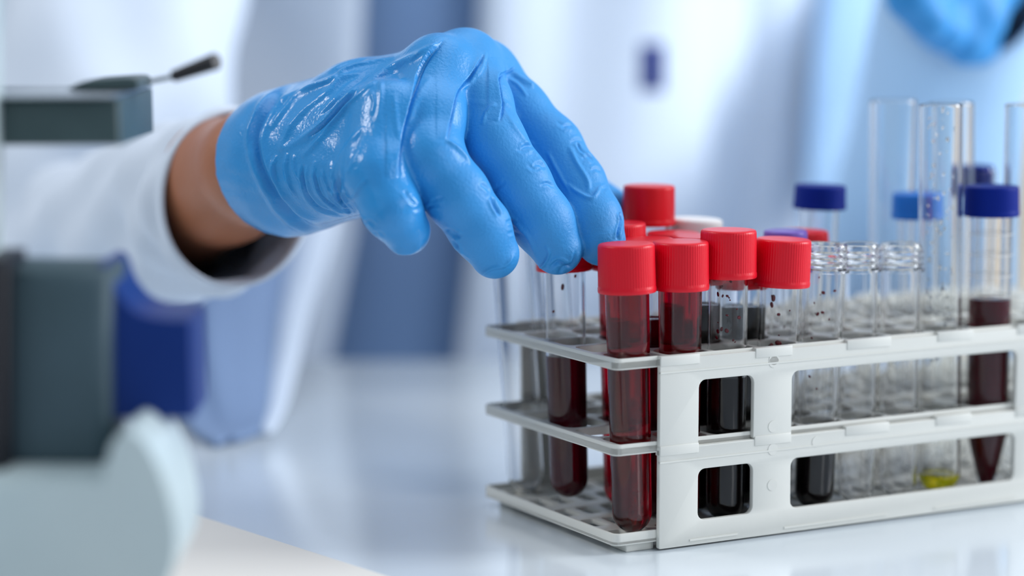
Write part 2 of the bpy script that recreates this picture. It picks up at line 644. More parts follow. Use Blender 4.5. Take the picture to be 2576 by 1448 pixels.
for y0, sgn in ((.0002, -1), (RW + .002, 1)):
    for tier in ('upper', 'lower'):
        p = panel(y0, tier)
        # clip tabs and the lip line under the top edge
        ytab = y0 - .0022 if sgn < 0 else y0
        zt = .0686 if tier == 'upper' else .0366
        for a, b in ((X0, .0335), (.0575, .0735), (.0980, .1180) if tier == 'upper' else (.0980, .1180), (.1400, .1570), (.1787, .1980), (.2189, X1)):
            box('clip_tab', (a, ytab - .0003, zt - .0026), (b, ytab + .0030, zt + .0010), M['rack'], p, bev=.0003, seg=2)
        box('lip', (X0, ytab - .00022, zt - .0052), (X1, ytab + .001, zt - .0046), M['rack'], p)
        if tier == 'lower':
            for a, b in ((.030, .0505), (.071, .118), (.14, .18)):
                box('lip', (a, ytab - .0003, .0022), (b, ytab + .001, .0029), M['rack'], p)
        for a, z in ((.0655, zt - .0005 - .004), (.0655, .0405 if tier == 'upper' else .0190), (.0655 - .0 if tier == 'upper' else .0850, zt - .0035)):
            bm = bmesh.new()
            bmesh.ops.create_cone(bm, cap_ends=True, segments=28, radius1=.0021, radius2=.0021, depth=.0002)
            bm.transform(Matrix.Translation((a, ytab - .00005 if sgn < 0 else ytab + .00225, z)) @ Matrix.Rotation(math.pi / 2, 4, 'X'))
            bm_obj('mould_mark', bm, M['rack'], p)


# ------------------------------------------------------------------ tubes
def axis_frame(bot, top):
    ax = (top - bot)
    return ax.length, ax.normalized().to_track_quat('Z', 'Y')


def tube_wall(L, rt, rb, w, m, parent, name='tube_body', cone=None, neck=False, lip=False):
    out, inn = [], []
    if cone:                                      # conical tip
        out = [(0, 0), (.0022, .0002), (.0030, .0012), (rb, cone)]
        inn = [(0, .0012), (.0016, .0014), (rb - w, cone + .0003)]
    else:
        for k in range(9):
            a = math.pi / 2 * k / 8
            out.append((rb * math.sin(a), rb - rb * math.cos(a)))
            inn.append(((rb - w) * math.sin(a), rb - (rb - w) * math.cos(a)))
    if neck:
        z = L - .0105
        out += [(rt, z), (rt + .0014, z + .0003), (rt + .0014, z + .0012), (rt + .0003, z + .0016)]
        for k in range(3):
            zz = z + .0028 + k * .0024
            out += [(rt + .0003, zz - .0006), (rt + .0011, zz), (rt + .0003, zz + .0007)]
        out += [(rt + .0002, L - .0006), (rt - .0001, L)]
    else:
        out += [(rt, L - .0006)] if not lip else [(rt, L - .0012), (rt + .0006, L - .0008), (rt + .0006, L - .0002)]
        out += [(rt - .0003, L)]
    inn += [(rt - w, L - .0002)]
    return lathe(name, out + inn[::-1], m, parent, seg=56)


def liquid(z0, z1, rt, rb, w, L, m, parent, cone=None):
    ov = .00006
    r = lambda z: (rb - w + ov) + (rt - rb) * min(max((z - rb) / (L - rb), 0), 1)
    pr = []
    if cone:
        pr = [(0, .0012 - ov), (.0016 + ov, .0014), (rb - w + ov, cone + .0003)]
    else:
        for k in range(9):
            a = math.pi / 2 * k / 8
            pr.append(((rb - w + ov) * math.sin(a), rb - (rb - w + ov) * math.cos(a)))
    while pr and pr[-1][1] > z1: pr.pop()
    pr += [(r(z1 + .0003), z1 + .0003), (r(z1) - .0005, z1), (0, z1)]
    return lathe('liquid', pr, m, parent, seg=56)


def cap(L, h, r, m, parent, ribbed=True, over=None):
    """screw cap whose flat top lies at z = L"""
    z0 = L - h
    seg = 256
    ri = r - .0016
    pr = [(ri, z0 + .0004), (ri + .0004, z0), (r - .0001, z0), (r + .0001, z0 + .0004), (r + .0001, z0 + .0016), (r - .0001, z0 + .0022)]
    nb = len(pr)
    pr += [(r - .0001, z0 + .0026), (r - .0003, L - .0013), (r - .00035, L - .0006), (r - .0006, L - .0002), (r - .0010, L), (r - .0030, L), (0, L), ]
    pr += [(0, L - .0014), (ri, L - .0016), (ri, z0 + .0004)]
    def rm(k, i):
        if ribbed and nb <= i <= nb + 1:
            return 1 + (.006 if (k % 4) in (0, 1) else -.007)
        return 1
    return lathe('cap', pr, m, parent, seg=seg, rmod=rm, sharp=50)


def spots(n, rad, z0, z1, ang, parent, m, rnd, smin=.0003, smax=.0009):
    """drops that stuck to the inside of the wall"""
    vs, fs = [], []
    for _ in range(n):
        a = ang + rnd.uniform(-.7, .7); z = rnd.uniform(z0, z1); r = rnd.uniform(smin, smax)
        er = Vector((math.cos(a), math.sin(a), 0)); et = Vector((-math.sin(a), math.cos(a), 0)); c = er * rad + Vector((0, 0, z))
        st = rnd.uniform(.8, 1.6)
        b = len(vs)
        vs.append(c + er * r * .35); 
        ring1, ring2 = [], []
        for k in range(12):
            t = 2 * math.pi * k / 12; w = 1 + .18 * math.sin(t * 2 + a * 9)
            ring1.append(c + et * math.cos(t) * r * .7 * w + Vector((0, 0, math.sin(t) * r * st * .7 * w)) + er * r * .25)
        for k in range(12):
            t = 2 * math.pi * k / 12; w = 1 + .18 * math.sin(t * 2 + a * 9)
            ring2.append(c + et * math.cos(t) * r * w + Vector((0, 0, math.sin(t) * r * st * w)) - er * r * .1)
        vs += ring1 + ring2
        vs.append(c - er * r * .3)
        for k in range(12):
            k2 = (k + 1) % 12
            fs.append((b, b + 1 + k, b + 1 + k2)); fs.append((b + 1 + k, b + 13 + k, b + 13 + k2, b + 1 + k2)); fs.append((b + 13 + k, b + 25, b + 13 + k2))
    return mesh('blood_spots' if m is M['drop'] else 'water_drops', vs, fs, m, parent)


def tube(name, label, cat, ij, top_px, zb=.0050, off=(0, 0), rt=.0080, rb=.0071, w=.0009, m='clear', capspec=None, liq=None, cone=None,
         neck=False, lip=False, group=None, drops=None, ddepth=0, levels=None):
    """ij: the hole it stands in. top_px: where its top centre is seen. liq: (material, level height above the table)"""
    bot = hole(ij[0], ij[1], zb, off[0], off[1])
    d = depth_of(bot + Vector((0, 0, .1))) + ddepth
    for _ in range(3):
        top = P(top_px[0], top_px[1], d)
        d = depth_of(Vector((bot.x + (0), bot.y, top.z))) + ddepth
    L, q = axis_frame(bot, top)
    r = empty(name, bot, q)
    tag(r, label, cat, group)
    TL = L
    if capspec: TL = L - .0016
    tb_ = tube_wall(TL, rt, rb, w, M[m], r, cone=cone, neck=neck, lip=lip)
    cz = math.cos((top - bot).angle(Vector((0, 0, 1))))
    if liq:
        z1 = (liq[1] - zb) / cz
        liquid(0, z1, rt, rb, w, TL, M[liq[0]], r, cone)
        if len(liq) > 2:                         # a second, darker layer settled below
            pass
    if capspec:
        cm, ch, cr, rib = capspec
        cap(L, ch, cr, M[cm], r, rib)
    if levels:                                    # moulded graduation rings
        for k in range(levels[2]):
            z = levels[0] + (levels[1] - levels[0]) * k / (levels[2] - 1)
            lathe('graduation', [(rt + .0000, z), (rt + .00018, z + .0001), (rt + .00018, z + .0002), (rt, z + .0003), (rt, z)], M['cap_white'], tb_, seg=40)
    if drops:
        for (n, z0, z1, s0, s1, mm) in drops:
            inv = q.inverted()
            tc = inv @ (CAM - bot)
            spots(n, (rt + rb) / 2 - w * .9, z0, z1, math.atan2(tc.y, tc.x), r, M[mm], random.Random(int(ij[0] * 7 + ij[1])), s0, s1)
    return r


RC = ('cap_red', .0172, .0103, True)
GB = 'red-capped blood tubes in the rack'
tube('blood_tube', 'red-capped tube full of thin red blood at the front corner of the rack', 'test tube', (0, 0), (1575, 612), capspec=RC, liq=('red_liquid', .092), group=GB)
tube('blood_tube', 'red-capped tube, second along the front row, beside the corner tube, thin red blood', 'test tube', (1, 0), (1712, 606), capspec=RC, liq=('red_liquid', .098), group=GB)
tube('blood_tube', 'tallest-standing ribbed red-capped tube in the front row, dark blood in the small window', 'test tube', (2, 0), (1833, 577), rt=.0074, capspec=RC,
     liq=('dark', .0578), group=GB, drops=[(18, .064, .092, .0002, .0007, 'drop')])
tube('blood_tube', 'tilted red-capped tube with blood stains, fourth along the front row behind the post', 'test tube', (3, 0), (1972, 600), rt=.0079, capspec=RC,
     liq=('dark', .030), group=GB, drops=[(10, .062, .086, .0003, .0011, 'drop')])
GO = 'open threaded tubes in the front row'
tube('open_tube', 'uncapped threaded clear tube with dark blood at the bottom and black specks inside', 'test tube', (4, 0), (2077, 612), rt=.0078, rb=.0073,
     neck=True, liq=('dark', .0335), group=GO, drops=[(16, .045, .088, .0002, .0008, 'drop')])
tube('open_tube', 'empty uncapped threaded clear tube beside the speckled open tube', 'test tube', (5, 0), (2158, 612), rt=.0076, rb=.0070, neck=True, group=GO)
tube('open_tube', 'empty uncapped threaded clear tube next to the tall glass tube', 'test tube', (6, 0), (2266, 612), rt=.0076, rb=.0070, neck=True, group=GO)
GG = 'tall open glass tubes'
tube('glass_tube', 'tall open glass tube with bubbles and yellow liquid in its bottom', 'test tube', (7, 0), (2367, 262), rt=.0083, rb=.0080, w=.0008, m='glass', lip=False,
     liq=('yellow', .0125), group=GG, drops=[(110, .050, .150, .0002, .0007, 'clear')])
tube('conical_tube', 'conical graduated tube with navy cap and dark red blood at the right of the rack', 'test tube', (8, 0), (2495, 467), rt=.0083, rb=.0079, zb=.0048, off=(.0035, 0),
     capspec=('cap_navy', .0115, .0106, True), liq=('maroon', .0785), cone=.022, levels=(.075, .115, 6))
tube('glass_tube', 'tall open glass tube in the front row at the right border of the picture', 'test tube', (9, 0), (2583, 262), rt=.0083, rb=.0080, w=.0008, m='glass', group=GG)
# rows behind
tube('blood_tube', 'red-capped half-filled tube under the gloved fingertips on the open side of the rack', 'test tube', (0, 2), (1416, 562), off=(0, .006), zb=.0092, capspec=RC,
     liq=('maroon', .0625), group=GB, drops=[(7, .070, .095, .0004, .0008, 'drop')])
tube('empty_tube', 'empty clear tube at the far left corner of the rack under the fingers', 'test tube', (0, 4), (1285, 600), rt=.0076, group='empty tubes at the far end')
tube('empty_tube', 'empty clear tube just behind the far left corner tube', 'test tube', (1, 4), (1380, 600), rt=.0076, group='empty tubes at the far end')
tube('blood_tube', 'red-capped tube seen just behind the corner tube beside the index fingertip', 'test tube', (1, 2), (1556, 560), capspec=RC, liq=('red_liquid', .088), group=GB)
tube('blood_tube', 'red-capped tube whose cap top shows between the two front corner caps', 'test tube', (1, 1), (1627, 600), capspec=RC, liq=('maroon', .078), group=GB)
tube('blood_tube', 'red-capped tube with dark blood directly behind the tallest front cap', 'test tube', (2, 1), (1757, 593), capspec=RC, liq=('dark', .082), group=GB)
tube('blood_tube', 'blurred red-capped tube in the third row behind the front caps', 'test tube', (2, 2), (1694, 584), capspec=RC, liq=('dark', .074), group=GB)
tube('blood_tube', 'tube with dark blood level behind the tilted red-capped tube', 'test tube', (3, 1), (1860, 606), capspec=RC, liq=('dark', .0800), group=GB)
tube('sample_tube', 'clear tube with a tall smooth bright red cap standing above the others', 'test tube', (2, 3), (1633, 466), off=(.002, 0), rt=.0080, capspec=('cap_red_smooth', .0150, .0101, False))
tube('sample_tube', 'clear tube with a broad white cap behind the front red caps', 'test tube', (3, 3), (1752, 550), capspec=('cap_white', .0120, .0104, False))
tube('sample_tube', 'tube with a purple cap behind the tilted red-capped tube', 'test tube', (4, 1), (1976, 579), rt=.0072, rb=.0066, capspec=('cap_purple', .0160, .0085, False), drops=[(5, .06, .08, .0002, .0005, 'drop')])
tube('sample_tube', 'clear tube with a low red cap just right of the purple cap', 'test tube', (5, 2), (2018, 580), capspec=('cap_red_smooth', .0060, .0104, False))
tube('sample_tube', 'clear tube with a flat navy cap in the back rows behind the purple cap', 'test tube', (6, 3), (2064, 465), rt=.0075, capspec=('cap_navy', .0094, .0104, False))
tube('sample_tube', 'clear tube with a light blue cap behind the tall bubbled glass tube', 'test tube', (8, 2), (2309, 485), rt=.0078, capspec=('cap_blue', .0100, .0104, False))
tube('glass_tube', 'blurred tall glass tube in the back rows left of the bubbled one', 'test tube', (8, 3), (2247, 252), rt=.0094, rb=.0080, w=.0008, m='glass', group=GG)
tube('glass_tube', 'blurred tall glass tube just behind the bubbled one', 'test tube', (9, 2), (2392, 258), rt=.0090, rb=.0080, w=.0008, m='glass', group=GG)
tube('sample_tube', 'tube with a narrow navy screw cap poking up behind the conical tube', 'test tube', (10, 3), (2463, 415), rt=.0070, capspec=('cap_navy', .0125, .0062, False))

# ------------------------------------------------------------------ gloved hand
def pt(c): return np.array(P(c[0], c[1], c[2]))


def chain(fd, F, pts, k):
    for a, b in zip(pts, pts[1:]):
        fd.cone(F, pt(a), pt(b), a[3] / 1000, b[3] / 1000, k)


WR = (700, 405, .902)
FINGERS = dict(
    pinky=[(985, 300, .850, 13.0), (950, 440, .836, 11.2), (985, 525, .832, 9.9), (1022, 580, .838, 8.6)],
    ring=[(1105, 178, .868, 12.0), (1082, 300, .852, 12.0), (1080, 400, .842, 12.0), (1148, 490, .842, 11.2), (1206, 572, .846, 10.5), (1244, 638, .850, 8.9)],
    middle=[(1172, 158, .880, 11.8), (1205, 260, .868, 11.6), (1240, 360, .860, 11.4), (1302, 460, .860, 11.4), (1362, 555, .862, 11.0), (1402, 626, .864, 9.3)],
    index=[(1222, 190, .896, 11.2), (1302, 276, .888, 10.8), (1385, 370, .884, 11.2), (1442, 465, .880, 11.5), (1488, 552, .873, 10.7), (1512, 606, .869, 9.0)],
    thumb=[(1180, 400, .935, 13.0), (1400, 450, .935, 11.0), (1530, 520, .928, 8.2)],
)
lo = np.array([-.118, .78, -.01]); hi = np.array([.050, .985, .195])
fd = Field(lo, hi, .00066)
palm = fd.new()
kp = .009
for a, ra, b, rb in (
        ((712, 372, .900), 19, (1100, 185, .872), 10.5), ((720, 385, .895), 20, (985, 300, .852), 13), ((712, 350, .912), 17, (1170, 165, .884), 11),
        ((720, 350, .925), 16, (1216, 196, .900), 11), ((730, 440, .893), 20, (925, 430, .852), 14), ((735, 450, .90), 19, (1100, 400, .905), 15),
        ((1105, 184, .868), 11.5, (1215, 188, .892), 10.5),
        ((900, 270, .880), 16, (1050, 330, .872), 18), ((1020, 300, .880), 16, (1180, 300, .900), 14)):
    fd.cone(palm, pt(a), pt(b), ra / 1000, rb / 1000, kp)
# wrist part of the glove
fd.cone(palm, pt((600, 432, .925)), pt((760, 408, .893)), .0245, .0225, .006)
G = None
for nm, pts in FINGERS.items():
    F = palm.copy()
    F2 = fd.new()
    chain(fd, F2, pts, .004)
    F = blend(F, F2, .0065)
    G = F if G is None else blend(G, F, .0012)
axis_w = (pt((560, 470, .945)) - pt((740, 410, .893))); axis_w /= np.linalg.norm(axis_w)
cutp = pt((672, 425, .905))
G = fd.cut(G, cutp, axis_w)
gV, gQ = fd.surface(G)
gV = relax(gV, gQ, 3, .5)
gV, gQ = subdivide(gV, gQ)
gV = relax(gV, gQ, 3, .5)
gN = normals(gV, gQ)
CR = []
C6 = lambda pts: [(980 + .4558 * x, 60 + .4558 * y) for x, y in pts]
C5 = lambda pts: [(560 + .4144 * x, 60 + .4144 * y) for x, y in pts]
folds = [
    # folds between the knuckles
    (C6([(300, 85), (200, 200), (140, 340), (80, 540), (48, 700), (42, 850)]), 7, .0019, 'step'),
    (C6([(520, 160), (450, 270), (370, 370), (335, 500), (310, 640)]), 6, .0016, 'step'),
    (C6([(690, 240), (640, 262), (595, 300), (606, 400), (615, 470), (600, 540)]), 6, .0018, 'step'),
    (C6([(800, 345), (770, 330), (720, 300), (670, 260)]), 6, .0008, 'ridge'),
    # long tight folds over the back of the hand
    (C5([(350, 775), (560, 650), (700, 520), (800, 420), (960, 310), (1120, 220), (1303, 130)]), 9, .0012, 'ridge'),
    (C5([(480, 810), (600, 690), (760, 500), (880, 380), (1000, 280)]), 7, .0008, 'ridge'),
    (C5([(340, 775), (420, 620), (520, 510), (650, 410), (740, 330), (860, 300)]), 7, .0009, 'ridge'),
    (C5([(290, 640), (400, 500), (520, 400), (700, 325)]), 6, .0008, 'ridge'),
    (C5([(360, 480), (480, 400), (620, 350), (760, 290)]), 6, .0006, 'ridge'),
    (C5([(1140, 220), (1230, 150), (1303, 120)]), 5, .0006, 'ridge'),
    # fans of small folds towards the wrist
    (C5([(390, 780), (385, 880), (410, 980), (445, 1050)]), 5, .0008, 'ridge'),
    (C5([(430, 790), (440, 880), (470, 960)]), 4, .0006, 'ridge'),
    (C5([(330, 790), (310, 880), (340, 1000), (400, 1090)]), 5, .0006, 'ridge'),
    (C5([(490, 850), (490, 950), (530, 1060), (620, 1130), (780, 1170)]), 5, .0009, 'crease'),
    (C5([(555, 830), (560, 930), (600, 1040), (690, 1120), (800, 1165)]), 5, .0007, 'ridge'),
    (C5([(650, 830), (670, 930), (700, 1010), (760, 1090)]), 5, .0007, 'ridge'),
    (C5([(850, 640), (790, 780), (730, 900), (705, 1020), (720, 1120)]), 7, .0007, 'crease'),
    (C5([(960, 330), (960, 450), (940, 600)]), 7, .0004, 'ridge'),
    (C5([(1040, 420), (1050, 560), (1070, 700)]), 7, .0003, 'ridge'),
    (C5([(640, 1010), (690, 1080), (780, 1150), (860, 1200)]), 4, .0006, 'crease'),
    (C5([(770, 1090), (830, 1170), (900, 1250), (950, 1290)]), 4, .0005, 'crease'),
    # finger seams and crinkles
    (C6([(600, 940), (680, 1080), (770, 1190), (830, 1340)]), 6, .0004, 'ridge'),
    (C6([(980, 880), (1040, 930), (1120, 960), (1170, 880)]), 5, .0005, 'ridge'),
    (C6([(990, 670), (1030, 760), (1090, 860), (1100, 930)]), 6, .0005, 'ridge'),
    (C6([(880, 1350), (930, 1310), (1000, 1330), (1030, 1250)]), 5, .0006, 'crease'),
    (C6([(1250, 1190), (1255, 1130), (1270, 1080)]), 4, .0006, 'step'),
    (C6([(560, 950), (600, 900), (640, 880)]), 4, .0005, 'crease'),
    (C6([(225, 990), (260, 970), (300, 955)]), 4, .0005, 'crease'),
    (C6([(320, 1150), (370, 1170), (400, 1165)]), 4, .0005, 'crease'),
    (C6([(360, 1210), (390, 1270), (440, 1310)]), 4, .0005, 'crease'),
    (C6([(770, 680), (740, 700), (700, 690)]), 4, .0005, 'crease'),
    (C6([(850, 790), (800, 800), (760, 780)]), 4, .0005, 'crease'),
    (C6([(1120, 740), (1060, 700), (1030, 650)]), 4, .0005, 'crease'),
    (C6([(1010, 560), (960, 560), (920, 540)]), 4, .0004, 'crease'),
    (C6([(360, 440), (430, 430), (520, 440), (600, 440)]), 8, .00012, 'ridge'),
    # crinkles where the fingers bend
    (C6([(205, 1020), (235, 1005), (275, 1000)]), 3.5, .0007, 'crease'), (C6([(300, 1135), (345, 1145), (390, 1185)]), 4, .0009, 'crease'),
    (C6([(345, 1195), (375, 1230), (385, 1290), (430, 1340)]), 4, .0009, 'crease'), (C6([(310, 640), (380, 690), (450, 770)]), 5, .0007, 'ridge'),
    (C6([(795, 690), (760, 672), (720, 690)]), 4, .0009, 'crease'), (C6([(860, 800), (830, 775), (790, 780)]), 4, .0009, 'crease'),
    (C6([(905, 900), (870, 880), (830, 890)]), 3.5, .0006, 'crease'), (C6([(640, 1100), (670, 1085), (700, 1100)]), 3.5, .0006, 'crease'),
    (C6([(650, 1160), (685, 1150), (720, 1165)]), 3.5, .0006, 'crease'), (C6([(1015, 575), (985, 560), (950, 575)]), 3.5, .0006, 'crease'),
    (C6([(1065, 650), (1035, 640), (1000, 655)]), 3.5, .0006, 'crease'), (C6([(1125, 750), (1095, 735), (1060, 745)]), 4, .0008, 'crease'),
    (C6([(1165, 815), (1140, 800), (1110, 810)]), 3.5, .0006, 'crease'), (C6([(1235, 905), (1205, 900), (1175, 915)]), 3.5, .0006, 'crease'),
    (C6([(1255, 1190), (1262, 1140), (1275, 1090), (1270, 1040)]), 4, .0010, 'crease'), (C6([(500, 1390), (560, 1350), (640, 1330), (690, 1270)]), 4, .0005, 'ridge'),
    (C6([(800, 1360), (850, 1330), (880, 1270), (860, 1220)]), 4, .0006, 'ridge'), (C6([(930, 1380), (960, 1340), (1010, 1330)]), 4, .0008, 'crease'),
    (C6([(560, 955), (575, 1000), (610, 1060)]), 5, .0008, 'crease'), (C6([(500, 880), (530, 900), (560, 930)]), 4, .0007, 'crease'),
    (C6([(640, 300), (700, 330), (760, 400)]), 5, .0004, 'ridge'), (C6([(620, 420), (680, 470), (720, 540)]), 6, .0003, 'ridge'),
    (C6([(640, 480), (700, 580), (780, 680), (860, 780)]), 6, .0004, 'ridge'), (C6([(870, 700), (920, 800), (1000, 940)]), 5, .0004, 'ridge'),
    (C6([(380, 360), (450, 320), (500, 220)]), 6, .0005, 'ridge'), (C6([(480, 300), (510, 240), (530, 150)]), 5, .0004, 'ridge'),
    (C6([(100, 560), (150, 420), (230, 290)]), 9, .0004, 'ridge'), (C6([(510, 560), (540, 480), (590, 440)]), 5, .0004, 'ridge'),
    (C5([(1100, 1010), (1130, 1060), (1180, 1110)]), 4, .0006, 'crease'), (C5([(1215, 1080), (1190, 1120), (1150, 1130)]), 4, .0006, 'crease'),
    (C5([(850, 1210), (890, 1200), (930, 1230)]), 3.5, .0006, 'crease'), (C5([(910, 1270), (950, 1265), (985, 1290)]), 3.5, .0006, 'crease'),
    (C5([(990, 1400), (1060, 1390), (1150, 1380), (1220, 1320)]), 6, .0006, 'ridge'),
    (C5([(560, 900), (580, 1000), (640, 1080), (740, 1140)]), 4, .0006, 'crease'), (C5([(600, 880), (625, 960), (670, 1050), (760, 1120)]), 4, .0006, 'ridge'),
    (C5([(690, 950), (700, 1030), (740, 1100), (800, 1150)]), 4, .0007, 'crease'), (C5([(880, 930), (820, 1000), (780, 1090)]), 4, .0003, 'ridge'),
    (C5([(860, 620), (760, 740), (690, 860), (660, 960)]), 6, .0005, 'ridge'), (C5([(900, 400), (920, 480), (900, 560)]), 5, .0004, 'ridge'),
    (C5([(520, 690), (640, 590), (740, 480), (860, 370)]), 5, .0008, 'crease'), (C5([(600, 560), (690, 470), (760, 400), (860, 330)]), 5, .0007, 'crease'),
    (C5([(700, 300), (800, 250), (920, 230), (1040, 200)]), 5, .0007, 'ridge'), (C5([(640, 310), (760, 240), (880, 215)]), 5, .0006, 'crease'),
    # roll at the cuff
    (C5([(560, 240), (440, 340), (330, 440), (240, 580), (205, 700), (230, 850), (300, 1000), (390, 1130), (500, 1215), (640, 1250), (860, 1225)]), 11, .0019, 'crease'),
    (C5([(480, 300), (330, 400), (240, 480), (170, 620), (140, 760)]), 7, .0007, 'ridge'),
]
for pts, wd, amp, kd in folds:
    L_ = np.abs(np.diff(np.array(pts), axis=0)).sum()
    if L_ < 75 and wd < 4.6: amp, wd = amp * .5, wd * 1.5       # short crinkles stay soft
    gV = fold(gV, gN, pts, wd, amp * (1.35 if kd == 'ridge' else 1), kd)
# crinkled film: fine waves on the back of the hand and towards the wrist
gpx, gd = pix(gV)
wv = np.clip((1010 - gpx[:, 0]) / 200, 0, 1)
gV += gN * (wv * .00007 * (np.sin(gpx[:, 0] * .11 + gpx[:, 1] * .05) + np.sin(gpx[:, 0] * .05 - gpx[:, 1] * .13 + 2 * np.sin(gpx[:, 1] * .02))))[:, None]
gV = relax(gV, gQ, 1, .3)

owner = empty('person', P(1150, 1000, 1.55).to_2d().to_3d() + Vector((0, 0, -.75)))
tag(owner, 'person in a white lab coat reaching a blue gloved right hand to the tube rack', 'person')
OI = Matrix.Translation(-owner.location)


def put(o):
    o.matrix_parent_inverse = OI
    return o


glove = put(np_mesh('glove', gV, gQ, M['glove'], owner))

# ------------------------------------------------------------------ people
def person_body(parent, inv, J, h=.005, name='body', m='skin', cutoff=None):
    """J: list of (a, b, ra, rb, k) blended into one skin"""
    pts = np.array([x for j in J for x in (j[0], j[1])])
    rr = max(max(j[2], j[3]) for j in J) + .03
    f = Field(pts.min(0) - rr, pts.max(0) + rr, h)
    F = f.new()
    for a, b, ra, rb, k in J: f.cone(F, a, b, ra, rb, k)
    V, Q = f.surface(F)
    V = relax(V, Q, 2)
    o = np_mesh(name, V, Q, M[m], parent)
    o.matrix_parent_inverse = inv
    return o


def loft(name, rings, m, parent, inv, closed=True, thick=0.0, folds_=0.0, seed=0, caps=False):
    """rings of equal length"""
    n = len(rings[0])
    vs = [tuple(p_) for r in rings for p_ in r]
    fs = []
    for i in range(len(rings) - 1):
        for k in range(n if closed else n - 1):
            k2 = (k + 1) % n
            fs.append((i * n + k, i * n + k2, (i + 1) * n + k2, (i + 1) * n + k))
    if caps:
        fs.append(tuple(range(n))[::-1]); fs.append(tuple((len(rings) - 1) * n + k for k in range(n)))
    bm = bmesh.new()
    bv = [bm.verts.new(v) for v in vs]
    for f_ in fs: bm.faces.new([bv[i] for i in f_])
    bmesh.ops.recalc_face_normals(bm, faces=bm.faces)
    o = bm_obj(name, bm, m, parent, True, 70)
    o.matrix_parent_inverse = inv
    if thick:
        sd = o.modifiers.new('thickness', 'SOLIDIFY'); sd.thickness = thick; sd.offset = 1
    return o


def interp_rings(R, n):
    """R: list of (centre, axis1 vector, axis2 vector); smooth interpolation"""
    arr = np.array([np.concatenate([c, a, b]) for c, a, b in R])
    return smooth_line(list(arr), n)


def ring_pts(c, a, b, n, wave=None, ph=0):
    out = []
    for k in range(n):
        t = 2 * math.pi * k / n
        w = 1 + (wave(t, ph) if wave else 0)
        out.append(c + a * math.cos(t) * w + b * math.sin(t) * w)
    return out


X_, Y_, Z_ = np.array([1., 0, 0]), np.array([0, 1., 0]), np.array([0, 0, 1.])
# --- the reaching person: forearm and the rest of the body, one skin
oc = np.array([-.05, 1.60, 0])
sh_r = np.array([-.225, 1.50, .40]); sh_l = np.array([.12, 1.62, .42])
elb = pt((235, 650, 1.17)); wri = pt((652, 420, .915))
el_l = np.array([.150, 1.68, .12])
head = np.array([-.04, 1.50, .70])
J = [(pt((735, 412, .896)), wri, .0175, .021, .006), (wri, pt((562, 456, .955)), .0225, .0240, .006), (pt((562, 456, .955)), elb, .0235, .034, .01), (elb, sh_r, .034, .045, .02),
     (sh_r, sh_l, .06, .06, .04), (oc + [-.05, 0, .38], oc + [-.05, 0, .1], .085, .085, .05), (oc + [.05, 0, .38], oc + [.05, 0, .1], .085, .085, .05), (oc + [-.04, 0, .1], oc + [-.04, 0, -.05], .085, .09, .05), (oc + [.04, 0, .1], oc + [.04, 0, -.05], .085, .09, .05),
     (sh_l, el_l, .05, .042, .03), (el_l, el_l + [.0, -.03, -.24], .04, .026, .02), (el_l + [.0, -.03, -.24], el_l + [-.0, -.04, -.40], .03, .022, .02),
     (oc + [-.08, 0, -.1], oc + [-.09, 0, -.4], .09, .06, .04), (oc + [-.09, 0, -.4], oc + [-.09, 0, -.72], .055, .04, .02), (oc + [-.09, 0, -.71], oc + [-.09, -.14, -.73], .035, .02, .02),
     (oc + [.08, 0, -.1], oc + [.09, 0, -.4], .09, .06, .04), (oc + [.09, 0, -.4], oc + [.09, 0, -.72], .055, .04, .02), (oc + [.09, 0, -.71], oc + [.09, -.14, -.73], .035, .02, .02),
     ((sh_r + sh_l) / 2 + [0, 0, .02], head + [0, .03, -.06], .05, .05, .03), (head, head + [0, 0, .06], .078, .085, .03), (head + [0, -.04, -.05], head + [0, -.05, 0], .04, .05, .03),
     (head + [0, -.10, 0], head + [0, -.085, .035], .012, .006, .01), (head + [-.088, .0, .0], head + [-.09, .01, .03], .008, .012, .008), (head + [.088, .0, .0], head + [.09, .01, .03], .008, .012, .008)]
person_body(owner, OI, J, .0042)
person_body(owner, OI, [(head + [0, .01, .085], head + [0, .03, .09], .088, .088, .02), (head + [0, .05, .0], head + [0, .05, .06], .07, .08, .02)], .008, 'hair', 'hair')

# --- sleeve: opening near the wrist, elbow far behind
def SR(px, py, d, hx, hy, tilt=0.0, yaw=0.0):
    """ring seen as an ellipse hx by hy; tilt turns it in the picture, yaw swings its left side nearer"""
    c = pt((px, py, d)); s = d / FPX
    R_ = np.array([1., 0, 0]); Up = np.array([0, sT, cT]); Fw = np.array([0, cT, -sT])
    a = (R_ * math.cos(tilt) - Up * math.sin(tilt)); b = (R_ * math.sin(tilt) + Up * math.cos(tilt))
    return c, (a * hx * s + Fw * yaw * hx * s), b * hy * s


_u = sh_r - elb
def arm_ring(t, r):
    c = elb + _u * t
    b = np.cross(X_, _u); b /= np.linalg.norm(b)
    return c, X_ * r, b * r


